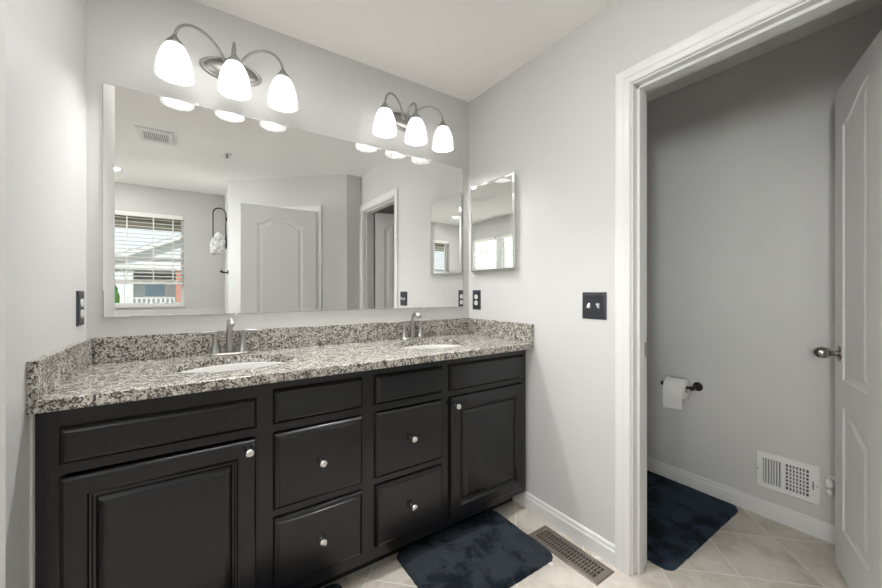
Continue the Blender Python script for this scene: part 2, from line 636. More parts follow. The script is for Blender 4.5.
# toilet room door, swung into the small room, hinged on the far jamb
TA = math.radians(21.0)
d1 = struct(bpy.data.objects.new('door_1', None)); COL.objects.link(d1)
tag(d1, 'white panel door standing open into the toilet room, knob at its free edge', 'door')
d1.location = (W + WT + .020, DF + .002, 0); d1.rotation_euler = (0, 0, TA)
TP = [lambda i: arch_loop(.345, .612, .815, 1.862, .075, i, half=1),
      lambda i: arch_loop(.10, .235, .815, 1.862, .075, i, half=-1),
      lambda i: arch_loop(.345, .612, .20, .705, -.055, i, half=1),
      lambda i: arch_loop(.10, .235, .20, .705, -.055, i, half=-1)]
door_leaf('door_leaf', .706, TP, 1, d1)
knob_set(d1, .652, .918, .035, 1)
knob_set(d1, .652, .918, 0.0, -1)
MB().box(.7055, .7075, .006, .029, .875, .945).build('latch_plate', M['nickel'], d1, world=False)
for z in (.2, 1.0, 1.75): hinge(d1, -.004, -.004, z)

# entry door in the slanting wall, opened until it stands along x
hp = slant(E0 + .004, .012, 0)
d2 = struct(bpy.data.objects.new('door_2', None)); COL.objects.link(d2)
tag(d2, 'white arched panel entry door ajar, seen in the big mirror', 'door')
d2.location = hp; d2.rotation_euler = (0, 0, PI)
EP = [lambda i: arch_loop(.137, .567, .82, 1.853, .062, i), lambda i: arch_loop(.137, .567, .22, .70, -.0, i)]
door_leaf('door_leaf', .712, EP, -1, d2)
knob_set(d2, .65, .92, -.035, -1)
knob_set(d2, .65, .92, 0, 1)
for z in (.2, 1.0, 1.78): hinge(d2, -.006, .004, z)

# ------------------------------------------------------------------ vanity cabinet
FF = -.515      # face frame front plane
fr = -.535      # drawer and door front plane
vc = thing('vanity_cabinet', 'long dark espresso double vanity cabinet under the granite counter', 'cabinet', (.92, -.27, 0))
def fy(u, v, w): return (u, FF - w, v)
b = MB()
b.box(.02, 1.829, -.495, -.004, .096, .14)                 # bottom
b.box(.02, .036, -.495, -.004, .105, .870).box(1.811, 1.829, -.495, -.004, .105, .870)
b.box(.02, 1.829, -.016, -.004, .105, .870)
b.build('carcass', M['espresso'], vc)
b = MB()
ST = [(.0015, .060), (.510, .580), (.888, .958), (1.270, 1.330), (1.795, 1.8285)]
for x0, x1 in ST: b.box(x0, x1, FF, -.495, .094, .870)
for (x0, x1) in ((.060, .510), (.580, .888), (.958, 1.270), (1.330, 1.795)):
    b.box(x0, x1, FF, -.495, .806, .870)
    b.box(x0, x1, FF, -.495, .690, .718)
    b.box(x0, x1, FF, -.495, .094, .138)
for (x0, x1) in ((.580, .888), (.958, 1.270)): b.box(x0, x1, FF, -.495, .392, .420)
b.build('face_frame', M['espresso'], vc)
MB().box(.02, 1.829, -.42, -.395, 0, .105).build('toe_kick', M['kick'], vc)
MB().box(-.0002, .0052, -.532, -.5155, .0, .868).build('filler_strip', M['trim'], vc)

SLAB = [(0, 0), (0, .006), (.0012, .0085), (.0035, .0115), (.0065, .0145), (.0095, .0170), (.0135, .0190), (.0165, .0193), (.0170, .0200), (.024, .02)]
def slab(name, x0, x1, z0, z1, knob=True):
    b = MB(); stepped(b, x0, x1, z0, z1, SLAB, fy)
    o = b.build(name, M['espresso'], vc, weld=True)
    if knob: kn((x0 + x1) / 2, (z0 + z1) / 2, o)
    return o
def kn(x, z, parent):
    mt = Matrix.Translation((x, FF - .02, z)) @ Matrix.Rotation(PI / 2, 4, 'X')
    pr = [(.0075, 0), (.0065, .003), (.0055, .010), (.006, .014), (.0105, .017), (.0135, .021), (.0140, .0235), (.0125, .0275), (.007, .0300), (0, .0308)]
    MB().lathe(pr, 24, mt).build('knob', M['knob'], parent)
PANEL = [(0, 0), (0, .010), (.0015, .0135), (.004, .0165), (.007, .0188), (.010, .02), (.050, .02), (.054, .0175), (.058, .0120), (.062, .0100), (.064, .0060), (.068, .0050), (.070, .0050), (.0735, .0090), (.0775, .0128), (.082, .0158), (.0875, .0180), (.0925, .0188), (.0935, .0195), (.096, .0195)]
def cab_door(x0, x1, z0, z1, kx):
    b = MB(); stepped(b, x0, x1, z0, z1, PANEL, fy)
    o = b.build('cabinet_door', M['espresso'], vc, weld=True)
    kn(kx, .651, o)
slab('false_drawer_front', .050, .521, .718, .818, False)
cab_door(.052, .519, .125, .684, .497)
for (x0, x1) in ((.573, .896), (.951, 1.279)):
    slab('drawer', x0, x1, .719, .838, False)
    slab('drawer', x0, x1, .421, .686)
    slab('drawer', x0, x1, .142, .392)
slab('false_drawer_front', 1.3225, 1.804, .717, .8405, False)
cab_door(1.3225, 1.802, .128, .688, 1.346)

# ------------------------------------------------------------------ granite counter with two oval cut-outs
SK = [(.478, -.272), (1.385, -.272)]
SA, SB = .212, .162
def ell(cx, cy_, a, b_, n=48): return [(cx + a * math.cos(2 * PI * i / n), cy_ + b_ * math.sin(2 * PI * i / n)) for i in range(n)]
ct = thing('granite_countertop', 'speckled cream and black granite countertop with backsplash along the vanity', 'countertop', (.92, -.28, .871))
b = MB()
x0, x1, y0, y1, z0, z1 = .0005, W - .0005, -.5595, -.0005, .871, .9035
e = .004
holes = [ell(*c, SA, SB) for c in SK]
x0 = xw(y0) + .0006; xb = xw(y1) + .0006
out = [(x0, y0 + e), (x1, y0 + e), (x1, y1), (xb, y1)]
b.holed(out, holes, lambda u, v: (u, v, z1))
b.holed(out, holes, lambda u, v: (u, v, z0))
b.loops([[(u, v, z0) for u, v in h] for h in holes[:1]] + [[(u, v, z1 - .003) for u, v in h] for h in holes[:1]] + [[(u, v, z1) for u, v in h] for h in holes[:1]])
b.loops([[(u, v, z0) for u, v in h] for h in holes[1:]] + [[(u, v, z1) for u, v in h] for h in holes[1:]])
pr = [(y0 + e, z0), (y0 + .001, z0 + .001), (y0, z0 + e), (y0, z1 - e), (y0 + .001, z1 - .001), (y0 + e, z1)]
b.loops([[(x0, y, z), (x1, y, z)] for y, z in pr], False)
for xx, xe in ((x0, xb), (x1, x1)): b.add([(xx, y, z) for y, z in pr] + [(xe, y1, z1), (xe, y1, z0)], [list(range(8))])
b.add([(xb, y1, z0), (x1, y1, z0), (x1, y1, z1), (xb, y1, z1)], [(0, 1, 2, 3)])
b.build('counter_slab', M['granite'], ct, weld=True)
MB().box(.0300, W - .0205, -.0205, -.0005, .9037, 1.0035, bev=.0015).build('backsplash', M['granite'], ct)
MB().box(.0005, .0203, -.5575, -.0010, .9037, 1.0035, bev=.0015, mtx=Matrix.Translation((.009, 0, 0)) @ Matrix.Rotation(-math.atan(.016), 4, 'Z')).build('side_splash', M['granite'], ct)
MB().box(W - .0203, W - .0005, -.5575, -.0005, .9037, 1.0035, bev=.0015).build('side_splash', M['granite'], ct)

def sink(cx, cy_, label):
    t = thing('undermount_sink', label, 'sink', (cx, cy_, .73), group='oval sinks in the granite counter')
    pr = [(1.10, .8705), (1.10, .862), (1.01, .860), (.995, .845), (.965, .815), (.88, .775), (.70, .748), (.40, .738), (.12, .735), (.10, .733)]
    inner = [(1.10, .8705), (1.0, .8705), (.985, .865)] + [(r - .015, z) for r, z in pr[3:]]
    outer = [(r + .03, z - .01) for r, z in reversed(pr[2:])]
    b = MB()
    L = [[(cx + SA * r * math.cos(2 * PI * i / 48), cy_ + SB * r * math.sin(2 * PI * i / 48), z) for i in range(48)] for r, z in inner + outer + [(1.10, .862), (1.10, .8705)]]
    b.loops(L, True, smooth=True)
    b.build('basin', M['porcelain'], t)
    MB().lathe([(.0, .739), (.018, .739), (.022, .737), (.022, .728), (0, .728)], 24, Matrix.Translation((cx, cy_, 0))).build('drain', M['nickel'], t)
sink(*SK[0], 'white oval undermount sink in front of the left faucet')
sink(*SK[1], 'white oval undermount sink in front of the right faucet')

def faucet(cx, cy_, z, label):
    t = thing('bathroom_faucet', label, 'faucet', (cx, cy_, z), group='brushed nickel faucets on the vanity')
    n = 40
    def stad(a, b_, zz):
        return [(cx + a * (abs(math.cos(q)) ** .7) * (1 if math.cos(q) >= 0 else -1), cy_ + b_ * (abs(math.sin(q)) ** .8) * (1 if math.sin(q) >= 0 else -1), zz) for q in (2 * PI * i / n for i in range(n))]
    MB().loops([stad(.078, .027, z), stad(.078, .027, z + .006), stad(.074, .024, z + .010), stad(.060, .012, z + .012)], True, True, True, True).build('escutcheon', M['nickel'], t)
    # spout: tall tapering column bending forward
    pts = []; rr = []
    for i in range(9):
        q = i / 8
        pts.append((cx, cy_ + .008 - .006 * q, z + .010 + .088 * q)); rr.append(.0165 - .0045 * q)
    for i in range(1, 13):
        a = PI * .80 * i / 12
        pts.append((cx, cy_ + .002 - .042 * (1 - math.cos(a)), z + .098 + .052 * math.sin(a))); rr.append((.012 + .003 * i / 12, .012 - .003 * i / 12))
    MB().tube(pts, rr, 16).build('spout', M['nickel'], t)
    for s in (-1, 1):
        hx = cx + s * .052
        b = MB().lathe([(.0225, z + .009), (.0205, z + .016), (.0155, z + .032), (.0105, z + .055), (.0088, z + .078), (.0090, z + .092), (.007, z + .098), (0, z + .099)], 20, Matrix.Translation((hx, cy_ + .004, 0)))
        hd = b.build('handle_post', M['nickel'], t)
        lp = [(hx - s * .006, cy_ + .004, z + .095), (hx + s * .018, cy_ - .001, z + .100), (hx + s * .042, cy_ - .006, z + .099), (hx + s * .066, cy_ - .011, z + .095)]
        MB().tube(lp, [(.0065, .009), (.0065, .0095), (.0050, .009), (.0035, .007)], 12).build('lever', M['nickel'], hd)
faucet(.473, -.062, .9035, 'brushed nickel two-handle faucet nearer the left wall outlet')
faucet(1.388, -.062, .9035, 'brushed nickel two-handle faucet nearer the medicine cabinet')

# ------------------------------------------------------------------ big wall mirror
wm = thing('wall_mirror', 'wide frameless mirror over the double vanity', 'mirror', (.93, 0, 1.079))
mx0, mx1, mz0, mz1 = .0562, 1.7967, 1.079, 1.9791
def my(u, v, w): return (u, -w, v)
b = MB(); stepped(b, mx0, mx1, mz0, mz1, [(0, .001), (0, .0056), (.0016, .006)], my)
b.build('mirror_glass', M['mirror'], wm, weld=True)
b = MB()
b.loops([[my(u, v, w) for u, v in rect(mx0 - k, mx1 + k, mz0 - k, mz1 + k)] for k, w in ((.0001, .001), (.0012, .001), (.0012, .0055), (.0001, .0055))] + [[my(u, v, .001) for u, v in rect(mx0 - .0001, mx1 + .0001, mz0 - .0001, mz1 + .0001)]])
b.build('ground_edge', M['mirror_edge'], wm)
for xx, zz, s in ((.355, mz1, 1), (1.50, mz1, 1), (.502, mz0, -1), (1.498, mz0, -1)):
    MB().box(xx - .006, xx + .006, -.0085, -.0006, zz - .004 if s > 0 else zz - .008, zz + .008 if s > 0 else zz + .004, bev=.0015).build('mirror_clip', M['clip'], wm)

# ------------------------------------------------------------------ medicine cabinet on the right wall
mc = thing('medicine_cabinet', 'small mirrored medicine cabinet on the right wall above the outlet', 'cabinet', (W, -.25, 1.30))
MB().box(W - .020, W - .0005, -.432, -.068, 1.306, 1.836).build('cabinet_body', M['chrome'], mc)
b = MB(); stepped(b, -.440, -.061, 1.300, 1.843, [(0, .0205), (0, .0285), (.0125, .0305), (.0135, .0305)], lambda u, v, w: (W - w, u, v))
md = b.build('mirror_door', M['mirror'], mc, weld=True)

# ------------------------------------------------------------------ vanity light bars
def vanity_light(cx, xs, label):
    zc = 2.168
    t = thing('vanity_light', label, 'light fixture', (cx, 0, zc), group='three-light fixtures above the mirror')
    mt = Matrix.Translation((cx, 0, zc)) @ Matrix.Rotation(PI / 2, 4, 'X')
    a, c = .122, .052
    pr = [(1, .0005), (1, .007), (.97, .011), (.93, .011), (.90, .006), (.86, .006), (.83, .012), (.7, .020), (.45, .025), (.2, .027), (0, .0275)]
    L = [[(a * r * math.cos(2 * PI * i / 48), c * r * math.sin(2 * PI * i / 48), z) for i in range(48)] for r, z in pr]
    MB().loops(L, True, True, False, True, mt).build('backplate', M['fixture_metal'], t)
    yd = -.130
    for k, x in enumerate(xs):
        s = k - 1
        st = Vector((cx + s * .022, -.022, zc + .004)); en = Vector((x, yd, 2.176))
        if s:
            c1 = st + Vector((s * .030, -.030, .115)); c2 = Vector((x - s * .012, yd, 2.285))
        else:
            c1 = st + Vector((0, -.020, .095)); c2 = Vector((x, yd - .012, 2.265))
        pts = []
        for i in range(25):
            q = i / 24
            pts.append(st * (1 - q) ** 3 + c1 * 3 * q * (1 - q) ** 2 + c2 * 3 * q * q * (1 - q) + en * q ** 3)
        MB().tube(pts, .0056, 10).build('arm', M['fixture_metal'], t)
        T_ = Matrix.Translation((x, yd, 0))
        MB().lathe([(0, 2.180), (.006, 2.180), (.010, 2.174), (.014, 2.166), (.026, 2.152), (.0345, 2.137), (.0335, 2.1355), (.022, 2.147), (0, 2.147)], 24, T_).build('socket_cap', M['fixture_metal'], t)
        pr = [(.0245, 2.146), (.0335, 2.134), (.0445, 2.113), (.054, 2.085), (.060, 2.056), (.0630, 2.030), (.0635, 2.017), (.0625, 2.014), (.0605, 2.017), (.060, 2.030), (.057, 2.056), (.0515, 2.085), (.043, 2.115), (.033, 2.134), (.022, 2.144)]
        sh = MB().lathe(pr, 36, T_).build('glass_shade', M['shade'], t)
        MB().lathe([(0, 2.142), (.012, 2.141), (.013, 2.118), (.021, 2.098), (.0285, 2.076), (.028, 2.056), (.018, 2.044), (0, 2.040)], 20, T_).build('bulb', M['bulb'], sh)
vanity_light(.485, (.283, .487, .677), 'nickel three-shade vanity light above the left sink')
vanity_light(1.370, (1.180, 1.370, 1.552), 'nickel three-shade vanity light above the right sink')

# ------------------------------------------------------------------ outlets and switches
def plate(name, label, cat, c, ydir, ndir, w, h, kind):
    """wall plate at c; ydir = direction along the wall (horizontal), ndir = out of the wall"""
    c, yd, nd = Vector(c), Vector(ydir), Vector(ndir)
    t = thing(name, label, cat, c)
    fn = lambda u, v, d: c + yd * u + Vector((0, 0, v)) + nd * d
    b = MB(); stepped(b, -w / 2, w / 2, -h / 2, h / 2, [(0, .0005), (0, .003), (.004, .0055), (.010, .0045), (.012, .0058), (.014, .006)], fn)
    b.build('cover_plate', M['plate_dark'], t, weld=True)
    if kind == 'outlet':
        for vz in (-.0195, .0195):
            n = 24; L = []
            for k, d in ((1, .0055), (1, .0085), (.93, .0095)):
                L.append([fn(.0155 * k * math.cos(2 * PI * i / n), vz + max(-.0142, min(.0142, .0165 * k * math.sin(2 * PI * i / n))) , d) for i in range(n)])
            s = MB().loops(L, True, True, True).build('receptacle', M['white_plastic'], t)
            q = MB()
            for uu in (-.006, .006):
                q.add([fn(uu + a, vz + .002 + e_, .0097) for a, e_ in ((-.001, -.004), (.001, -.004), (.001, .004), (-.001, .004))], [(0, 1, 2, 3)])
            q.add([fn(.0022 * math.cos(2 * PI * i / 10), vz - .008 + .0022 * math.sin(2 * PI * i / 10), .0097) for i in range(10)], [list(range(10))])
            q.build('slot', M['slot'], s)
    else:
        for uu, up in ((-.023, -1), (.023, 1)):
            q = MB()
            A = [(-.0045, 0), (.0045, 0)]
            base = [fn(uu - .0045, -.011, .006), fn(uu + .0045, -.011, .006), fn(uu + .0045, .011, .006), fn(uu - .0045, .011, .006)]
            zz = .007 * up
            tip = [fn(uu - .0038, zz - .0045, .019), fn(uu + .0038, zz - .0045, .019), fn(uu + .0038, zz + .0045, .019), fn(uu - .0038, zz + .0045, .019)]
            q.loops([base, tip], True, True, True)
            q.build('toggle', M['white_plastic'], t)
    return t
plate('wall_outlet', 'black plated double outlet on the right wall under the medicine cabinet', 'outlet', (W, -.083, 1.1235), (0, -1, 0), (-1, 0, 0), .078, .124, 'outlet')
plate('wall_outlet', 'black plated double outlet on the left wall above the splash', 'outlet', (xw(-.094), -.094, 1.119), (.016, .99987, 0), (.99987, -.016, 0), .078, .124, 'outlet')
plate('light_switch', 'dark double toggle light switch beside the toilet doorway', 'light switch', (W, -.9135, 1.114), (0, -1, 0), (-1, 0, 0), .120, .122, 'switch')

# ------------------------------------------------------------------ toilet paper holder and roll
RX, RZ = W2 - .078, .578
hl = thing('toilet_paper_holder', 'black toilet paper holder on the toilet room wall', 'toilet paper holder', (W2, -.885, .615))
for yy, nm in ((-.957, 'post'), (-.797, 'post')):
    b = MB()
    mt = Matrix.Translation((W2, yy, .612)) @ Matrix.Rotation(-PI / 2, 4, 'Y')
    b.lathe([(0, .0005), (.026, .0005), (.027, .004), (.024, .009), (.018, .012), (.010, .016), (.009, .03), (.011, .034), (.011, .040), (.0085, .044), (.0085, .060), (.011, .066), (.0135, .076), (.012, .086), (.006, .092), (0, .093)], 24, mt)
    b.build(nm, M['bronze'], hl)
MB().tube([(RX, -.957, .612), (RX, -.797, .612)], .0075, 12).build('roller_bar', M['bronze'], hl)
tr = thing('toilet_paper_roll', 'white toilet paper roll hanging on the black holder', 'toilet paper', (RX, -.876, .592))
my_ = Matrix.Translation((RX, -.876, .598)) @ Matrix.Rotation(PI / 2, 4, 'X')
b = MB().lathe([(.021, -.052), (.0575, -.052), (.0590, -.050), (.0590, .050), (.0575, .052), (.021, .052)], 40, my_)
rb = b.build('paper_winding', M['paper'], tr)
MB().lathe([(.0195, -.0525), (.021, -.0525), (.021, .0525), (.0195, .0525), (.0195, -.0525)], 28, my_).build('core', M['card'], tr)
b = MB(); L = []
for i in range(12):
    a = PI * .5 * i / 11
    L.append([(RX - .0598 * math.sin(a), yy, .598 + .0598 * math.cos(a)) for yy in (-.824, -.928)])
for i in range(1, 9):
    L.append([(RX - .0598 - .0015 * math.sin(i * .6), yy, .598 - .0135 * i - (.010 if yy > -.9 and i == 8 else 0)) for yy in (-.824, -.928)])
L2 = [[(p[0] - .0006, p[1], p[2]) for p in l] for l in L]
b.loops(L, False, smooth=True).loops(L2, False, smooth=True)
b.build('hanging_sheet', M['paper'], tr)

# ------------------------------------------------------------------ wall vent in the toilet room
vt = thing('wall_vent', 'white metal air vent low on the toilet room wall', 'vent', (W2, -1.345, .243))
vy0, vy1, vz0, vz1 = -1.470, -1.226, .150, .338
def vf(u, v, w): return (W2 - w, u, v)
A0, A1, B0, B1, Z0, Z1 = vy1 - .105, vy1 - .030, vy1 - .203, vy1 - .119, vz0 + .028, vz1 - .030
b = MB()
b.holed(rect(vy0 + .006, vy1 - .006, vz0 + .006, vz1 - .006), [rect(A0, A1, Z0, Z1), rect(B0, B1, Z0, Z1)], lambda u, v: vf(u, v, .009))
b.loops([[vf(u, v, .0005) for u, v in rect(vy0, vy1, vz0, vz1)], [vf(u, v, .004) for u, v in rect(vy0, vy1, vz0, vz1)], [vf(u, v, .009) for u, v in rect(vy0 + .006, vy1 - .006, vz0 + .006, vz1 - .006)]])
b.build('vent_frame', M['vent_white'], vt)
b = MB()
for (u0, u1) in ((A0, A1), (B0, B1)): b.add([vf(u, v, .001) for u, v in rect(u0, u1, Z0, Z1)], [(0, 1, 2, 3)])
b.build('duct_back', M['vent_dark'], vt)
b = MB(); n = 7
for i in range(n):      # closely angled louvres
    u = A1 - (i + .5) * (A1 - A0) / n
    v_ = [vf(u - .0056, z, .0085) for z in (Z0, Z1)] + [vf(u + .0036, z, .0012) for z in (Z1, Z0)]
    b.add(v_, [(0, 1, 2, 3)])
    b.add([vf(u - .0056, z, .0088) for z in (Z0, Z1)] + [vf(u - .0022, z, .0088) for z in (Z1, Z0)], [(0, 1, 2, 3)])
b.build('louvre', M['vent_white'], vt)
b = MB()
for i in range(1, 7):
    u = B1 - i * (B1 - B0) / 7
    b.box(W2 - .0088, W2 - .002, u - .0026, u + .0026, Z0, Z1)
for j in range(1, 7):
    z = Z0 + j * (Z1 - Z0) / 7
    b.box(W2 - .0070, W2 - .003, B0, B1, z - .0030, z + .0030)
b.build('grille', M['vent_white'], vt)
for yy in (vy0 + .012, vy1 - .010):
    MB().lathe([(.003, .009), (.0025, .0105), (0, .011)], 10, Matrix.Translation((W2, yy, .243)) @ Matrix.Rotation(-PI / 2, 4, 'Y')).build('screw', M['vent_dark'], vt)
b = MB(); b.box(W2 - .0105, W2 - .009, vy0 + .024, vy0 + .0275, .222, .262).box(W2 - .020, W2 - .010, vy0 + .0245, vy0 + .027, .238, .246)
b.build('damper_lever', M['vent_dark'], vt)

# small white plug-in device on the wall, just beside the open door edge
pd = thing('plug_in_device', 'small white fixture on the toilet room wall by the door edge', 'plug-in device', (W2, -1.503, .27))
b = MB().box(W2 - .022, W2 - .0005, -1.524, -1.494, .225, .315, bev=.004); b.build('base_plate', M['white_plastic'], pd)
b = MB().lathe([(.006, 0), (.016, .004), (.019, .02), (.016, .04), (.006, .05), (0, .05)], 20, Matrix.Translation((W2 - .036, -1.503, .262)))
b.build('upper_cap', M['white_plastic'], pd)
b = MB().lathe([(0, 0), (.010, .002), (.0135, .012), (.012, .026), (.006, .034), (0, .034)], 20, Matrix.Translation((W2 - .036, -1.506, .226)))
b.build('lower_bulb', M['white_plastic'], pd)

# ------------------------------------------------------------------ floor register
fg = thing('floor_register', 'brown metal floor register by the right wall baseboard', 'floor vent', (1.745, -.85, 0))
rx0, rx1, ry0, ry1 = 1.679, 1.808, -1.034, -.668
b = MB()
sx0, sx1, sy0, sy1 = rx0 + .024, rx1 - .022, ry0 + .028, ry1 - .024
b.holed(rect(rx0 + .005, rx1 - .005, ry0 + .005, ry1 - .005), [rect(sx0, sx1, sy0, sy1)], lambda u, v: (u, v, .005))
b.loops([[(u, v, .0003) for u, v in rect(rx0, rx1, ry0, ry1)], [(u, v, .002) for u, v in rect(rx0, rx1, ry0, ry1)], [(u, v, .005) for u, v in rect(rx0 + .005, rx1 - .005, ry0 + .005, ry1 - .005)]])
b.build('register_frame', M['register'], fg)
MB().box(sx0, sx1, sy0, sy1, .0004, .0010).build('duct_opening', M['slot'], fg)
b = MB(); nb = 22
for i in range(1, nb):
    y = sy0 + (sy1 - sy0) * i / nb
    b.box(sx0, sx1, y - .0027, y + .0027, .0014, .0046)
for q in (1 / 3, 2 / 3):
    x = sx0 + (sx1 - sx0) * q
    b.box(x - .003, x + .003, sy0, sy1, .0012, .0044)
b.build('grille', M['register'], fg)
MB().box(sx0 + .004, sx0 + .010, sy0 + .018, sy0 + .026, .0044, .011).build('damper_lever', M['register'], fg)

# ------------------------------------------------------------------ bath rugs
def rug(name, label, x0, x1, y0, y1, rz, seed, group, tagside=None, pile='rug'):
    cx_, cy_ = (x0 + x1) / 2, (y0 + y1) / 2
    a, c = (x1 - x0) / 2, (y1 - y0) / 2
    t = thing(name, label, 'bath rug', (cx_, cy_, 0), rz, group)
    rr = random.Random(seed)
    nx, ny = int((x1 - x0) / .0055), int((y1 - y0) / .0055)
    rad = .045
    V = []; F = []
    from mathutils import noise as mn
    def inset(u, v):
        du, dv = max(0, abs(u) - (a - rad)), max(0, abs(v) - (c - rad))
        return rad - math.hypot(du, dv) if (du or dv) else rad
    for j in range(ny + 1):
        for i in range(nx + 1):
            u, v = -a + 2 * a * i / nx, -c + 2 * c * j / ny
            # round the corners
            du, dv = abs(u) - (a - rad), abs(v) - (c - rad)
            if du > 0 and dv > 0:
                m_ = max(du, dv); h = math.hypot(du, dv)
                k = m_ / h if h else 1
                u = math.copysign(a - rad + du * k, u); v = math.copysign(c - rad + dv * k, v)
            d = min(a - abs(u), c - abs(v))
            du, dv = max(0, abs(u) - (a - rad)), max(0, abs(v) - (c - rad))
            if du > 0 and dv > 0: d = rad - math.hypot(du, dv)
            ed = max(0.0, min(1.0, d / .012)); ed = math.sqrt(1 - (1 - ed) ** 2)
            p = Vector((u * 9 + seed * 3, v * 9, seed))
            z = .003 + ed * (.0145 + .0022 * mn.noise(p) + .0016 * mn.noise(p * 3.3)) + ed * rr.uniform(-.0020, .0020)
            w_ = (1 - ed) * .0016
            V.append((u + rr.uniform(-w_, w_), v + rr.uniform(-w_, w_), z))
    k = nx + 1
    for j in range(ny):
        for i in range(nx): F.append((j * k + i, j * k + i + 1, (j + 1) * k + i + 1, (j + 1) * k + i))
    b = MB(); b.add(V, F, True)
    ring = [i for i in range(k)] + [j * k + nx for j in range(1, ny + 1)] + [ny * k + i for i in range(nx - 1, -1, -1)] + [j * k for j in range(ny - 1, 0, -1)]
    n0 = len(b.v)
    b.v += [Vector((V[i][0], V[i][1], .0004)) for i in ring]
    m = len(ring)
    for i in range(m):
        b.f.append([ring[i], ring[(i + 1) % m], n0 + (i + 1) % m, n0 + i]); b.s.append(True)
    b.f.append([n0 + i for i in range(m)]); b.s.append(False)
    b.build('pile', M[pile], t, world=False)
    if tagside:
        MB().box(tagside[0] - .011, tagside[0] + .011, -c - .016, -c + .004, .0005, .0014).build('care_label', M['ruglabel'], t, world=False)
    return t
rug('bath_rug', 'navy plush bath rug in front of the right vanity door, beside the floor register', 1.082, 1.672, -.846, -.424, 0, 3, 'navy bath rugs', (.245, 0))
rug('bath_rug', 'navy bath rug peeking in at the bottom edge below the left drawers', .26, .832, -.87, -.440, 0, 8, 'navy bath rugs')
rug('bath_rug', 'navy plush rug on the toilet room floor behind the doorway', 1.992, 2.785, -1.172, -.60, 0, 13, 'navy bath rugs', None, 'rug_blue')

# ------------------------------------------------------------------ ceiling fittings and added fill lights
cv = thing('ceiling_vent', 'white square vent in the ceiling, seen in the mirror', 'vent', (.085, -1.815, H))
b = MB()
q0, q1, r0, r1 = -.030, .205, -1.970, -1.675
b.holed(rect(q0 + .008, q1 - .008, r0 + .008, r1 - .008), [rect(q0 + .034, q1 - .034, r0 + .06, r1 - .06)], lambda u, v: (u, v, H - .012))
b.loops([[(u, v, H - .0005) for u, v in rect(q0, q1, r0, r1)], [(u, v, H - .005) for u, v in rect(q0, q1, r0, r1)], [(u, v, H - .012) for u, v in rect(q0 + .008, q1 - .008, r0 + .008, r1 - .008)]])
b.build('vent_frame', M['vent_white'], cv)
MB().box(q0 + .034, q1 - .034, r0 + .06, r1 - .06, H - .002, H - .0008).build('duct_back', M['vent_dark'], cv)
b = MB()
for i in range(13):
    u = q0 + .034 + (q1 - q0 - .068) * (i + .5) / 13
    b.box(u - .0035, u + .0035, r0 + .06, r1 - .06, H - .011, H - .003)
b.build('louvre', M['vent_white'], cv)

sp = thing('ceiling_sprinkler', 'small sprinkler head on the ceiling, seen in the mirror', 'sprinkler', (.586, -1.945, H))
T_ = Matrix.Translation((.586, -1.945, 0))
MB().lathe([(.040, H - .0005), (.040, H - .003), (.030, H - .007), (.012, H - .008), (0, H - .008)], 28, T_).build('escutcheon', M['vent_white'], sp)
b = MB().lathe([(.010, H - .006), (.010, H - .022), (.006, H - .026), (.006, H - .034), (.014, H - .036), (.014, H - .038), (0, H - .038)], 16, T_)
b.build('sprinkler_body', mat('dull_brass', (.20, .19, .18), .45, .8), sp)

def downlight(x, y, label, watts, spread=PI):
    t = thing('recessed_light', label, 'ceiling light', (x, y, H))
    T_ = Matrix.Translation((x, y, 0))
    MB().lathe([(.085, H - .0005), (.085, H - .003), (.078, H - .006), (.066, H - .006), (.062, H - .002), (.062, H - .0005)], 36, T_).build('trim_ring', M['vent_white'], t)
    MB().lathe([(.061, H - .0015), (.061, H - .003), (0, H - .003)], 36, T_).build('lens', M['led'], t)
    o = area_light('downlight', (0, 0, -.008), (0, 0, 0), .12, .12, watts, (1, .985, .965), 'DISK', spread)
    o.parent = t
downlight(-.345, -3.03, 'round recessed ceiling light near the porch-side window, seen in the mirror', DOWNLIGHT_W)
downlight(1.22, -.90, 'added round fill light in the ceiling in front of the right sink', FLOOR_FILL_W, math.radians(68))  # recessed fitting reused for an added lamp that fills the floor
def fill_light(fx, fy_, label, watts, lx, ly):
    """oblong fill light added out of view under the ceiling: pan, diffuser and its lamp"""
    t = thing('ceiling_fill_light', label, 'ceiling light', (fx, fy_, H))
    f3 = lambda u, v, w: (fx + u, fy_ + v, H - w)
    b = MB(); stepped(b, -lx / 2, lx / 2, -ly / 2, ly / 2, [(0, .0005), (0, .010), (.004, .013), (.010, .013)], f3)
    b.build('ceiling_pan', M['vent_white'], t)
    b = MB(); stepped(b, -lx / 2, lx / 2, -ly / 2, ly / 2, [(.008, .0132), (.010, .018), (.018, .023), (.035, .026)], f3)
    b.build('diffuser', M['led'], t)
    o = area_light('fill_light', (0, 0, -.028), (0, 0, 0), lx - .03, ly - .03, watts, (1, .99, .975))
    o.parent = t
fill_light(-.72, -1.70, 'added square white fill light on the ceiling over the tub area', TUB_FILL_W, .28, .28)
fill_light(.46, -.795, 'added long white fill light on the ceiling in front of the vanity sinks', VANITY_FILL_W, .56, .16)

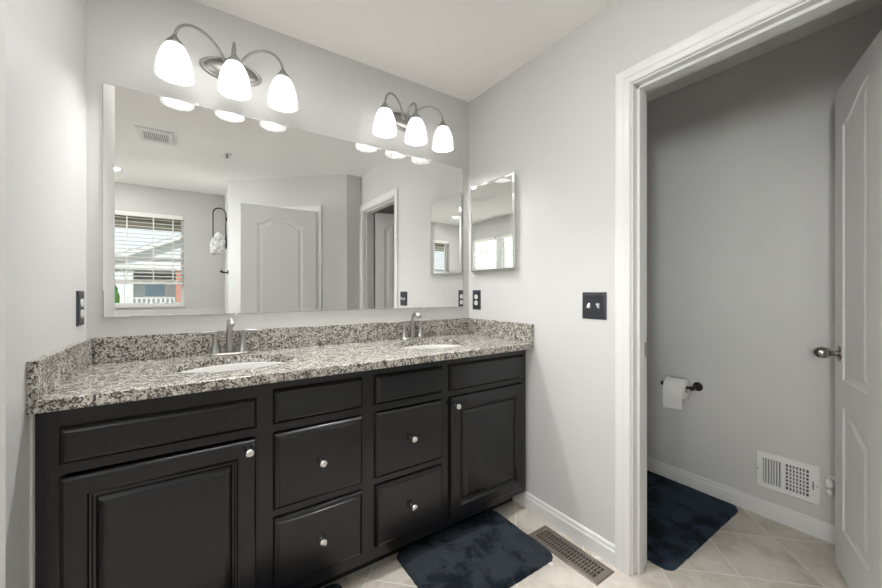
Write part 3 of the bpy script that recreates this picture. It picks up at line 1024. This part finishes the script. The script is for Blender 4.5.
# ------------------------------------------------------------------ windows and blinds
def window(idx, c0, c1, fn, label, mull=None):
    """fn(a, d, z): a along the wall, d into the wall (outwards)"""
    w = struct(bpy.data.objects.new('window_%d' % idx, None), label, 'window'); COL.objects.link(w)
    w.location = fn((c0 + c1) / 2, .0, WZ0)
    def bx(mb, a0, a1, d0, d1, z0, z1):
        v = [fn(a, d, z) for a in (a0, a1) for d in (d0, d1) for z in (z0, z1)]
        mb.add(v, [(0, 1, 3, 2), (4, 6, 7, 5), (0, 4, 5, 1), (2, 3, 7, 6), (0, 2, 6, 4), (1, 5, 7, 3)])
    spans = [(c0, c1)] if mull is None else [(c0, mull[0]), (mull[1], c1)]
    b = MB()
    if mull: bx(b, mull[0], mull[1], .02, .1195, WZ0 + .0045, WZ1 - .0005)
    for a0, a1 in spans:
        bx(b, a0 + .0005, a0 + .035, .065, .115, WZ0 + .040, WZ1 - .0355); bx(b, a1 - .035, a1 - .0005, .065, .115, WZ0 + .040, WZ1 - .0355)
        bx(b, a0 + .0005, a1 - .0005, .065, .115, WZ0 + .0005, WZ0 + .0395); bx(b, a0 + .0005, a1 - .0005, .065, .115, WZ1 - .035, WZ1 - .0005)
    b.build('window_frame', M['vinyl'], w)
    for a0, a1 in spans:
        mz = (WZ0 + WZ1) / 2
        b = MB()
        bx(b, a0 + .035, a1 - .035, .075, .105, mz - .018, mz + .018)
        b.build('meeting_rail', M['vinyl'], w)
        b = MB(); bx(b, a0 + .03, a1 - .03, .090, .093, WZ0 + .03, WZ1 - .03)
        b.build('pane', M['glass'], w)
    b = MB(); bx(b, c0 - .012, c1 + .012, -.022, -.0004, WZ0 - .018, WZ0 + .004); bx(b, c0 + .0005, c1 - .0005, -.0004, .0645, WZ0 + .0005, WZ0 + .004)
    b.build('window_sill', M['trim'], w)
    return w
window(1, WA0, WA1, lambda a, d, z: Vector((a, YB - d, z)), 'window above the tub wall, looking onto the neighbouring porch')
window(2, WB0, WB1, lambda a, d, z: Vector((XL - d, a, z)), 'bright side window seen in the medicine cabinet mirror', (-2.755, -2.625))

def blind(c0, c1, fn, zbot, label, cords, tilt=.0):
    t = thing('window_blind', label, 'blind', fn((c0 + c1) / 2, .03, WZ1), group='white slatted blinds')
    def bx(mb, a0, a1, d0, d1, z0, z1, dz=0):
        v = [fn(a, d, z + (dz if d == d1 else 0)) for a in (a0, a1) for d in (d0, d1) for z in (z0, z1)]
        mb.add(v, [(0, 1, 3, 2), (4, 6, 7, 5), (0, 4, 5, 1), (2, 3, 7, 6), (0, 2, 6, 4), (1, 5, 7, 3)])
    a0, a1 = c0 + .008, c1 - .008
    b = MB(); bx(b, a0, a1, .002, .058, WZ1 - .055, WZ1 - .002); b.build('headrail', M['blind'], t)
    b = MB(); z = WZ1 - .085
    while z > zbot + .075:
        bx(b, a0, a1, .006, .054, z, z + .0028, tilt)
        z -= .0455
    for k in range(6): bx(b, a0, a1, .006, .054, zbot + .026 + k * .0045, zbot + .0288 + k * .0045)
    b.build('slat', M['blind'], t)
    b = MB(); bx(b, a0, a1, .006, .054, zbot, zbot + .024); b.build('bottom_rail', M['blind'], t)
    for c in cords:
        b = MB(); bx(b, c - .006, c + .006, .0040, .0055, zbot + .01, WZ1 - .05); b.build('ladder_tape', M['cord'], t)
    return t
blind(WA0, WA1, lambda a, d, z: Vector((a, YB - d, z)), 1.262, 'white slatted blind half lowered over the porch-side window', (-.54, -.308, -.066, .122), .012)
blind(WB0, -2.755, lambda a, d, z: Vector((XL - d, a, z)), 1.02, 'white slatted blind on the side window next to the far corner', (-3.2, -2.9), -.02)
blind(-2.625, WB1, lambda a, d, z: Vector((XL - d, a, z)), 1.02, 'white slatted blind on the side window away from the far corner', (-2.5, -2.32), -.006)

# ------------------------------------------------------------------ hook, wire loop and cloth on the tub partition
hk = thing('robe_hook', 'small black double robe hook on the far wall beside the entry door', 'hook', (FX, -2.96, 1.395))
MB().lathe([(0, .0005), (.026, .0005), (.026, .006), (.018, .011), (0, .012)], 20, Matrix.Translation((FX, -2.96, 1.395)) @ Matrix.Rotation(-PI / 2, 4, 'Y')).build('mount', M['bronze'], hk)
for s in (-1, 1):
    MB().tube([(FX - .006, -2.96, 1.395), (FX - .035, -2.96 + s * .012, 1.390), (FX - .060, -2.96 + s * .024, 1.394), (FX - .075, -2.96 + s * .028, 1.412)], [.010, .009, .010, .014], 10).build('prong', M['bronze'], hk)

wl = thing('wire_hanger', 'tall black wire loop hanging on the far wall, seen in the mirror', 'hanger', (FX, -3.2, 2.17))
def uloop(x0, x1, zt, zb, y):
    p = []; r = (x1 - x0) / 2; cx_ = (x0 + x1) / 2
    p.append((x0, y, zb))
    p.append((x0, y, zt - r))
    for i in range(1, 12):
        a = PI - PI * i / 12
        p.append((cx_ + r * math.cos(a), y, zt - r + r * math.sin(a)))
    p.append((x1, y, zt - r)); p.append((x1, y, zb))
    return p
for dy in (0, .045):
    MB().tube(uloop(.522, .652, 2.172 - dy * .3, 1.70, -3.2 + dy), .0055, 8).build('wire_loop', M['bronze'], wl)
MB().tube([(.522, -3.2, 1.70), (.522, -3.155, 1.70), (.652, -3.155, 1.70), (.652, -3.2, 1.70), (.522, -3.2, 1.70)], .005, 8).build('lower_rail', M['bronze'], wl)
MB().box(.652, FX - .0003, -3.195, -3.160, 2.02, 2.06).build('wall_bracket', M['bronze'], wl)
# bunched cloth
from mathutils import noise as mn
b = bmesh.new(); bmesh.ops.create_icosphere(b, subdivisions=5, radius=1)
for v in b.verts:
    p = v.co.copy()
    f = 1 + .22 * mn.noise(p * 1.7 + Vector((3, 1, 2))) + .13 * abs(mn.noise(p * 4.1)) + .05 * mn.noise(p * 9)
    z = p.z * .125
    sw = .020 * (-p.z) 
    v.co = Vector((.580 - sw * .9 + p.x * f * (.078 + .014 * (-p.z)), -3.178 + p.y * f * .052, 1.750 + z * f * 1.1))
mb = MB(); b.verts.ensure_lookup_table()
mb.add([v.co.copy() for v in b.verts], [[v.index for v in f.verts] for f in b.faces], True); b.free()
tag(mb.build('washcloth', M['cloth']), 'white crumpled cloth bunched on the black wire loop', 'cloth')

# ------------------------------------------------------------------ outside the window: eave, neighbour's porch
eave_m = mat('brown_soffit', (.30, .26, .21), .8)
b = MB().box(-2.2, 1.4, -4.55, YB - T - .002, 2.03, 2.10)
struct(b.build('roof_eave', eave_m))
M['siding'] = mat('pale_siding', (.74, .76, .78), .8)
M['house_white'] = mat('white_house_trim', (.78, .78, .78), .7)
M['shingle'] = mat('grey_roof_shingle', (.20, .19, .19), .9)
def brickmat():
    m = mat('red_brick', (.5, .2, .13), .9)
    t, b, N, L = nodes(m)
    br = t.nodes.new('ShaderNodeTexBrick')
    br.inputs['Color1'].default_value = (.55, .20, .13, 1); br.inputs['Color2'].default_value = (.62, .27, .18, 1)
    br.inputs['Mortar'].default_value = (.6, .5, .45, 1); br.inputs['Scale'].default_value = 4
    mp = t.nodes.new('ShaderNodeMapping'); mp.inputs['Rotation'].default_value = (PI / 2, 0, 0)
    L(objvec(t), mp.inputs[0]); L(mp.outputs[0], br.inputs['Vector']); L(br.outputs[0], b.inputs['Base Color'])
    return m
M['brick'] = brickmat()
M['blueglass'] = mat('blue_tinted_glass', (.34, .48, .58), .15)
M['leaf'] = mat('green_foliage', (.10, .26, .05), .8)
M['grass'] = mat('lawn_grass', (.20, .22, .15), .9)
NY = -25.3
gr = MB().box(-40, 40, -60, YB - T - .02, -.75, -.65).build('lawn', M['grass']); gr['kind'] = 'structure'
nh = thing('neighbor_house', 'white gabled neighbouring house with porch and brick, seen through the window', 'house', (-1.0, NY - 2, -.65))
b = MB().box(-3.05, 6.0, NY - 6.2, NY - 2.2, -.65, 2.75); b.build('house_wall', M['siding'], nh)
MB().box(-3.2, 6.2, NY - 2.19, NY, -.65, .02).build('porch_floor', M['house_white'], nh)
MB().box(-3.6, 6.4, NY - 2.19, NY + .1, 2.42, 2.80).build('porch_fascia', M['house_white'], nh)
b = MB()   # gable: white siding triangle above the porch, roof slopes on top
gx, gz, s_ = 2.6, 5.95, .47
b.add([(x, y, z) for y in (NY - .1, NY - 6) for x, z in ((-4.0, 2.81), (gx, gz - .12), (9.2, 2.81))], [(0, 1, 2), (3, 4, 5), (0, 1, 4, 3), (1, 2, 5, 4), (0, 2, 5, 3)])
b.build('gable', M['siding'], nh)
b = MB()
for sg in (-1, 1):
    x1 = gx + sg * 7.1; z1_ = gz - 7.1 * s_
    v = []
    for y in (NY + .45, NY - 6.2):
        v += [(gx, y, gz), (x1, y, z1_), (x1, y, z1_ - .26), (gx, y, gz - .26)]
    b.add(v, [(0, 1, 2, 3), (4, 5, 6, 7), (0, 1, 5, 4), (2, 3, 7, 6), (1, 2, 6, 5)])
b.build('roof', M['house_white'], nh)
b = MB()
for sg in (-1, 1):
    x1 = gx + sg * 7.1; z1_ = gz - 7.1 * s_
    b.add([(gx, NY + .40, gz + .03), (x1, NY + .40, z1_ + .03), (x1, NY - 6.2, z1_ + .03), (gx, NY - 6.2, gz + .03)], [(0, 1, 2, 3)])
b.build('shingles', M['shingle'], nh)
wn = MB().box(-2.42, -1.12, NY - 2.22, NY - 2.12, .72, 1.78).build('window_trim', M['house_white'], nh)
MB().box(-2.26, -1.28, NY - 2.14, NY - 2.10, .86, 1.66).build('pane', M['blueglass'], wn)
MB().box(-2.9, -.4, NY - 2.2, NY - 2.05, 1.95, 2.25).build('window_header', M['shingle'], nh)
MB().box(-.62, .9, NY - .55, NY + .03, -.66, 2.40).build('brick_pier', M['brick'], nh)
for x in (-3.1, -2.72): MB().box(x - .10, x + .10, NY - .25, NY - .05, .02, 2.42).build('porch_post', M['house_white'], nh)
b = MB(); b.box(-3.0, -.62, NY - .19, NY - .11, .72, .80).box(-3.0, -.62, NY - .19, NY - .11, .08, .15)
x = -2.9
while x < -.66:
    b.box(x - .045, x + .045, NY - .18, NY - .12, .15, .72); x += .22
b.build('porch_railing', M['house_white'], nh)
def bush(x, y, r, h, seed, label):
    b = bmesh.new(); bmesh.ops.create_icosphere(b, subdivisions=4, radius=1)
    for v in b.verts:
        p = v.co.copy(); f = 1 + .35 * mn.noise(p * 2.2 + Vector((seed, 0, 0))) + .18 * mn.noise(p * 7)
        v.co = Vector((x + p.x * r * f, y + p.y * r * f, -.65 + h / 2 + p.z * h / 2 * f))
    mb = MB(); b.verts.ensure_lookup_table()
    mb.add([v.co.copy() for v in b.verts], [[v.index for v in f.verts] for f in b.faces], True); b.free()
    tag(mb.build('garden_shrub', M['leaf']), label, 'shrub')
bush(-4.2, NY - .6, .85, 2.6, 4, 'green shrub beside the neighbouring porch, seen through the window')
